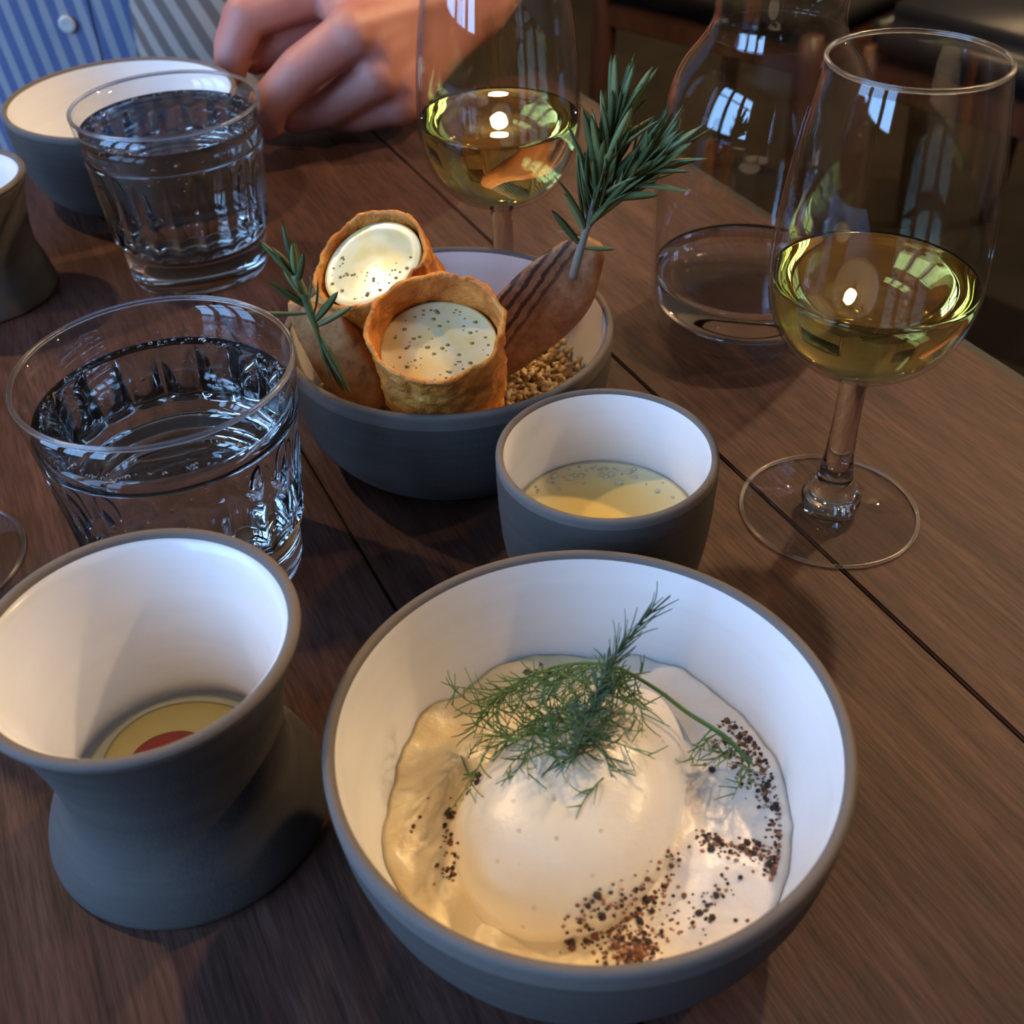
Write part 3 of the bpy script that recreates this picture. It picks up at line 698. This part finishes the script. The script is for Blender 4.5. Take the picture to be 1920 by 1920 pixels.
def add_needle(par, org, p, d, s, wid=None):
    o = bpy.data.objects.new('leaf', random.choice(needles)); col.objects.link(o); o.parent = par; o.location = (Vector(p)-org)*U
    o.rotation_mode = 'QUATERNION'; q = Vector(d).normalized().to_track_quat('Z', 'Y'); q2 = Matrix.Rotation(random.random()*6.28, 3, 'Z').to_quaternion()
    o.rotation_quaternion = q @ q2; o.scale = (wid or min(1, s*1.1), wid or min(1, s*1.1), s)
RO = Vector((.0412, .6105, .119))
ro = thing('rosemary_sprig', 'bushy green rosemary sprig stuck into the charred crisp', 'herb', RO, 'rosemary sprigs')
main = crom([RO, (.0455, .6100, .138), (.0505, .6104, .157), (.0575, .6110, .185), (.0640, .6125, .210)], 5)
side = crom([(.0490, .6102, .150), (.0590, .6070, .168), (.0720, .6030, .183), (.0800, .6010, .191)], 5)
for S_ in (main, side):
    n_ = len(S_); vs, fs = tube([p-RO for p in S_], [(.0030 if S_ is main else .0017)*(1-.6*i/n_) for i in range(n_)], 8); mesh('stem', vs, fs, ro, rst_m)
def leaves(par, org, S_, i0, per, spread, lo, hi):
    n_ = len(S_)
    for i in range(i0, n_):
        d = (S_[min(i+1, n_-1)]-S_[max(i-1, 0)]).normalized(); a0 = random.random()*6.28; o1 = d.orthogonal().normalized(); o2 = d.cross(o1)
        for k in range(per):
            a = a0+6.283*k/per+random.gauss(0, .25); s = o1*math.cos(a)+o2*math.sin(a); sp = spread*random.uniform(.7, 1.25)*(1 if i < n_-3 else .5)
            add_needle(par, org, S_[i]+s*.001, d+s*sp, random.uniform(lo, hi))
leaves(ro, RO, main, 9, 6, .58, .75, 1.3)
leaves(ro, RO, side, 4, 5, .55, .7, 1.25)
for p, d, s in (((.046, .61, .140), (-.55, 0, .8), .9), ((.048, .61, .148), (-.3, -.1, .95), 1.0), ((.0475, .609, .139), (1, 0, -.05), .55), ((.0475, .61, .146), (-1, .1, .1), .5)): add_needle(ro, RO, p, d, s)
LO = Vector((-.1085, .5735, .1020))
rl = thing('rosemary_sprig', 'small rosemary sprig standing on the golden crisp beside the tumbler', 'herb', LO, 'rosemary sprigs')
SL = crom([LO, (-.1105, .5735, .116), (-.1140, .5755, .131), (-.1180, .5790, .144)], 5)
vs, fs = tube([p-LO for p in SL], [.0012, .0012, .0014, .0016, .0018, .002, .0022, .0024, .0026, .0028, .003, .003, .003, .003, .003, .0028], 8); mesh('stem', vs, fs, rl, ros_m)
for p, d, s in ((SL[-1], (-.1, .1, 1), .75), (SL[-2], (-.5, -.1, .7), .55), (SL[-2], (.15, -.2, 1), .5), (SL[-1], (-.3, 0, 1), .45), (SL[-3], (.3, -.2, .9), .6), (SL[8], (-.75, -.2, .8), .75), (SL[7], (-1, -.1, .05), .95),
                (SL[5], (.6, -.2, .75), .85), (SL[6], (.35, -.3, .9), .75), (SL[4], (.75, -.25, .5), .7), (SL[2], (.45, -.4, -.9), .95), (SL[2], (.15, -.4, -1), .9), (SL[3], (.5, -.4, -.6), .75), (SL[1], (.3, -.3, -.9), .85), (SL[-1], (.1, -.2, 1), .6), (SL[-2], (-.6, .1, .8), .7), (SL[9], (.5, -.3, .8), .6), (SL[10], (-.4, -.4, .9), .6)): add_needle(rl, LO, p, d, s*1.2, .85)

# ---------------------------------------------------------------- person across the table
skin = mat('skin', rough=.5); v = coords(skin); n = noise_tex(skin, v, 25, 4)
setcol(skin, ramp(skin, n, [(.3, (.50, .185, .145)), (.7, (.62, .28, .215))])); bump(skin, noise_tex(skin, v, 180, 3), .15, .001)
pb = skin.node_tree.nodes['Principled BSDF']; pb.inputs['Subsurface Weight'].default_value = 0; pb.inputs['Subsurface Radius'].default_value = (.006, .002, .001)
PE = thing('person', 'person in a blue striped shirt resting a loosely closed hand on the table', 'person', (-.42, 1.80, FZ/U))
PO = Vector((-.42, 1.80, FZ/U))
def chain(pts, n=10):
    out = []
    for (a, ra), (b, rb) in zip(pts, pts[1:]):
        a, b = Vector(a), Vector(b)
        for i in range(n): t = i/n; out.append((a.lerp(b, t), ra+(rb-ra)*t))
    out.append((Vector(pts[-1][0]), pts[-1][1])); return out
K2, K3, K4, K5 = (-.1715, 1.1915, .128), (-.1399, 1.1290, .106), (-.1200, 1.1320, .064), (-.1004, 1.1450, .034)
WR = (-.0276, 1.2807, .085)
balls = []
balls += chain([(K2, .024), ((-.2430, 1.1610, .117), .0225), ((-.2600, 1.1570, .088), .020), ((-.2665, 1.1555, .066), .017)])
balls += chain([(K3, .0245), ((-.1900, 1.1130, .078), .0235), ((-.2250, 1.1040, .048), .021), ((-.2290, 1.1100, .030), .018)])
balls += chain([(K4, .0235), ((-.1700, 1.1350, .034), .0205), ((-.2070, 1.1420, .024), .0185)])
balls += chain([(K5, .0220), ((-.1420, 1.1470, .020), .0180), ((-.1700, 1.1560, .018), .0165)])
for k, r in ((K2, .026), (K3, .027), (K4, .026), (K5, .025)): balls += chain([(k, r), (((k[0]+WR[0])/2+.005, (k[1]+WR[1])/2, (k[2]+WR[2])/2+.004), r*1.08), (WR, .040)], 12)
balls += chain([((-.170, 1.215, .105), .026), ((-.215, 1.195, .085), .022), ((-.245, 1.185, .070), .019)])          # thumb behind the fingers
for a, b in ((K2, K3), (K3, K4), (K4, K5)):
    for f in (.33, .66):
        k = Vector(a).lerp(Vector(b), f); balls += chain([(k+Vector((.010, .010, 0)), .0265), ((k+Vector(WR))/2+Vector((.004, 0, .003)), .029), (WR, .040)], 12)
balls += chain([((-.12, 1.18, .075), .040), ((-.08, 1.22, .080), .044), (WR, .043), ((.005, 1.40, .095), .047), ((.05, 1.62, .12), .060), ((.09, 1.86, .17), .070)], 14)
vs_, fs_ = ICO2
V, F = join([([x*r+p-PO for x in vs_], fs_) for p, r in balls])
arm = mesh('arm_and_hand', V, F, PE, skin)
md = arm.modifiers.new('remesh', 'REMESH'); md.mode = 'VOXEL'; md.voxel_size = .0014; md.use_smooth_shade = True
sm = arm.modifiers.new('smooth', 'SMOOTH'); sm.factor = .6; sm.iterations = 18
shirt_m = mat('striped_shirt', rough=.8)
tc = coords(shirt_m, (1, 1, 1)); sx = nd(shirt_m, 'ShaderNodeSeparateXYZ'); lk(shirt_m, tc, sx.inputs[0])
zz = nd(shirt_m, 'ShaderNodeMath', operation='MULTIPLY_ADD'); zz.inputs[1].default_value = .12; lk(shirt_m, sx.outputs[2], zz.inputs[0]); lk(shirt_m, sx.outputs[0], zz.inputs[2])
fr = nd(shirt_m, 'ShaderNodeMath', operation='MULTIPLY'); fr.inputs[1].default_value = 2*math.pi/.0135; lk(shirt_m, zz.outputs[0], fr.inputs[0])
si = nd(shirt_m, 'ShaderNodeMath', operation='SINE'); lk(shirt_m, fr.outputs[0], si.inputs[0])
mr = nd(shirt_m, 'ShaderNodeMapRange'); mr.inputs[1].default_value = -1; lk(shirt_m, si.outputs[0], mr.inputs[0])
setcol(shirt_m, ramp(shirt_m, mr.outputs[0], [(.40, (.12, .16, .31)), (.68, (.36, .37, .41))])); bump(shirt_m, noise_tex(shirt_m, tc, 900, 2), .3, .0006)
shirt_lit_m = mat('striped_shirt_warm_lit', rough=.85)  # same shirt cloth, stripes recoloured grey-beige to carry the warm light on it
tc = coords(shirt_lit_m, (1, 1, 1), (0, R_(28), 0)); sx = nd(shirt_lit_m, 'ShaderNodeSeparateXYZ'); lk(shirt_lit_m, tc, sx.inputs[0])
fr = nd(shirt_lit_m, 'ShaderNodeMath', operation='MULTIPLY'); fr.inputs[1].default_value = 2*math.pi/.0145; lk(shirt_lit_m, sx.outputs[0], fr.inputs[0])
si = nd(shirt_lit_m, 'ShaderNodeMath', operation='SINE'); lk(shirt_lit_m, fr.outputs[0], si.inputs[0])
mr = nd(shirt_lit_m, 'ShaderNodeMapRange'); mr.inputs[1].default_value = -1; lk(shirt_lit_m, si.outputs[0], mr.inputs[0])
setcol(shirt_lit_m, ramp(shirt_lit_m, mr.outputs[0], [(.4, (.15, .13, .12)), (.65, (.36, .33, .30))]))
# torso: a soft folded column
def torso(a, z, off=0.0):
    rx, ry = .30+.02*math.sin(z*3)+off, .215+.02*math.cos(z*4)+off
    sh = 1.0 if z < .55 else math.sqrt(max(.04, 1-((z-.55)/.27)**2))
    f = 1 + .020*math.sin(9*a+2*z) + .018*nz((math.cos(a), math.sin(a), z), 3, 4)
    return Vector((rx*f*sh*math.cos(a)-.13, ry*f*sh*math.sin(a)-.05, z-FZ/U))
def sheet(A, Z, off, closed):
    vs = [torso(a, z, off) for z in Z for a in A]; n_ = len(A); fs = []
    for i in range(len(Z)-1):
        for k in range(n_ if closed else n_-1): j = (k+1) % n_; fs.append((i*n_+k, i*n_+j, (i+1)*n_+j, (i+1)*n_+k))
    return vs, fs
vs, fs = sheet([2*math.pi*k/96 for k in range(96)], [-.62+1.42*i/40 for i in range(41)], 0, True)
fs.append(tuple(range(96))[::-1]); fs.append(tuple(range(40*96, 41*96)))
SH = mesh('shirt', vs, fs, PE, shirt_m)
AB = R_(271)
vs, fs = sheet([AB+R_(x) for x in (-6, -4, -2, 0, 2, 4, 6)], [-.5+1.0*i/40 for i in range(41)], .0025, False); mesh('placket', vs, fs, SH, shirt_m)
but_m = mat('shirt_button', (.62, .60, .56), .3)
for z in (.225, .120, .012, -.09):
    lathe('button', [(0, -.003), (.0100, -.003), (.0112, 0), (.0100, .0025), (.006, .0016), (0, .0016)], SH, but_m, torso(AB, z, .006), seg=24).rotation_euler.x = R_(90)
def cloth_tube(name, pts, m):
    C = []; P = crom([p for p, r in pts], 6); n_ = len(P)
    rr_ = [pts[min(i//6, len(pts)-1)][1]*(1-(i % 6)/6)+pts[min(i//6+1, len(pts)-1)][1]*((i % 6)/6) for i in range(n_)]
    vs, fs = tube([Vector(p)-PO for p in P], rr_, 40)
    vs = [v_ + Vector((nz(v_, 14, 2), nz(v_, 14, 6), nz(v_, 14, 9)))*.010 for v_ in vs]
    return mesh(name, vs, fs, PE, m)
cloth_tube('sleeve', [((-.28, 1.72, .62), .11), ((-.20, 1.80, .45), .105), ((-.05, 1.92, .26), .095), ((.06, 1.90, .17), .088)], shirt_lit_m)
cloth_tube('shirt_side', [((-.36, 1.70, .45), .10), ((-.375, 1.64, .20), .105), ((-.385, 1.60, -.02), .115), ((-.39, 1.62, -.25), .12), ((-.40, 1.70, -.5), .12)], shirt_lit_m)

# ---------------------------------------------------------------- chairs in the dim room behind
navy = mat('navy_leather', rough=.38); v = coords(navy); n = noise_tex(navy, v, 14, 3); setcol(navy, ramp(navy, n, [(.3, (.012, .014, .020)), (.7, (.020, .024, .034))])); bump(navy, noise_tex(navy, v, 240, 3), .2, .001)
black = mat('black_fabric', (.006, .006, .006), .8)
chair_wood = mat('reddish_chair_wood', rough=.4); v = coords(chair_wood, (20, 20, 3)); n = noise_tex(chair_wood, v, 2, 4); setcol(chair_wood, ramp(chair_wood, n, [(.3, (.060, .022, .012)), (.7, (.115, .045, .024))]))
def chair(lab, loc, rz, seat_m, grp, w_=.46, d_=.46, back=True, arms=False):
    t = thing('dining_chair', lab, 'chair', Vector(loc)/U, grp, rz)
    h = .45
    bm = bmesh.new(); bmesh.ops.create_cube(bm, size=1)
    for vv in bm.verts: vv.co = Vector((vv.co.x*w_*.96, vv.co.y*d_*.96, vv.co.z*.09+h+.015))
    bmesh.ops.bevel(bm, geom=bm.edges[:], offset=.03, segments=4, affect='EDGES'); me = bpy.data.meshes.new('seat'); bm.to_mesh(me); bm.free(); link('seat', me, t, (0, 0, 0), seat_m)
    for sx_ in (-1, 1):
        for sy_ in (-1, 1):
            x, y = sx_*(w_/2-.03), sy_*(d_/2-.03); top = h+.46 if (sy_ > 0 and back) else h
            vs, fs = tube([(x/U*1.06, y/U*1.08, 0), (x/U, y/U, (h-.05)/U), (x/U, (y+(.06 if top > h else 0))/U, top/U)], [.016/U, .022/U, .018/U], 10); mesh('leg', vs, fs, t, chair_wood)
        box_obj('side_rail', (sx_*(w_/2-.03)-.012, -d_/2+.03, h-.06), (sx_*(w_/2-.03)+.012, d_/2-.03, h-.025), t, chair_wood, bev=.003)
    box_obj('front_rail', (-w_/2+.03, -d_/2+.018, h-.065), (w_/2-.03, -d_/2+.042, h-.02), t, chair_wood, bev=.003)
    if back:
        bm = bmesh.new(); bmesh.ops.create_cube(bm, size=1)
        for vv in bm.verts: vv.co = Vector((vv.co.x*w_*.88, vv.co.y*.05+d_/2+.01, vv.co.z*.26+h+.32))
        bmesh.ops.bevel(bm, geom=bm.edges[:], offset=.02, segments=3, affect='EDGES'); me = bpy.data.meshes.new('backrest'); bm.to_mesh(me); bm.free(); link('backrest', me, t, (0, 0, 0), seat_m)
    return t
chair('wooden chair with a wide navy leather seat behind the tall wine glass', (.92, 1.62, FZ), YAW+R_(-75), navy, 'chairs in the dim room', .62, .56)
chair('reddish wooden chair with a black seat standing beyond the carafe', (.47, 2.02, FZ), YAW+R_(20), black, 'chairs in the dim room')
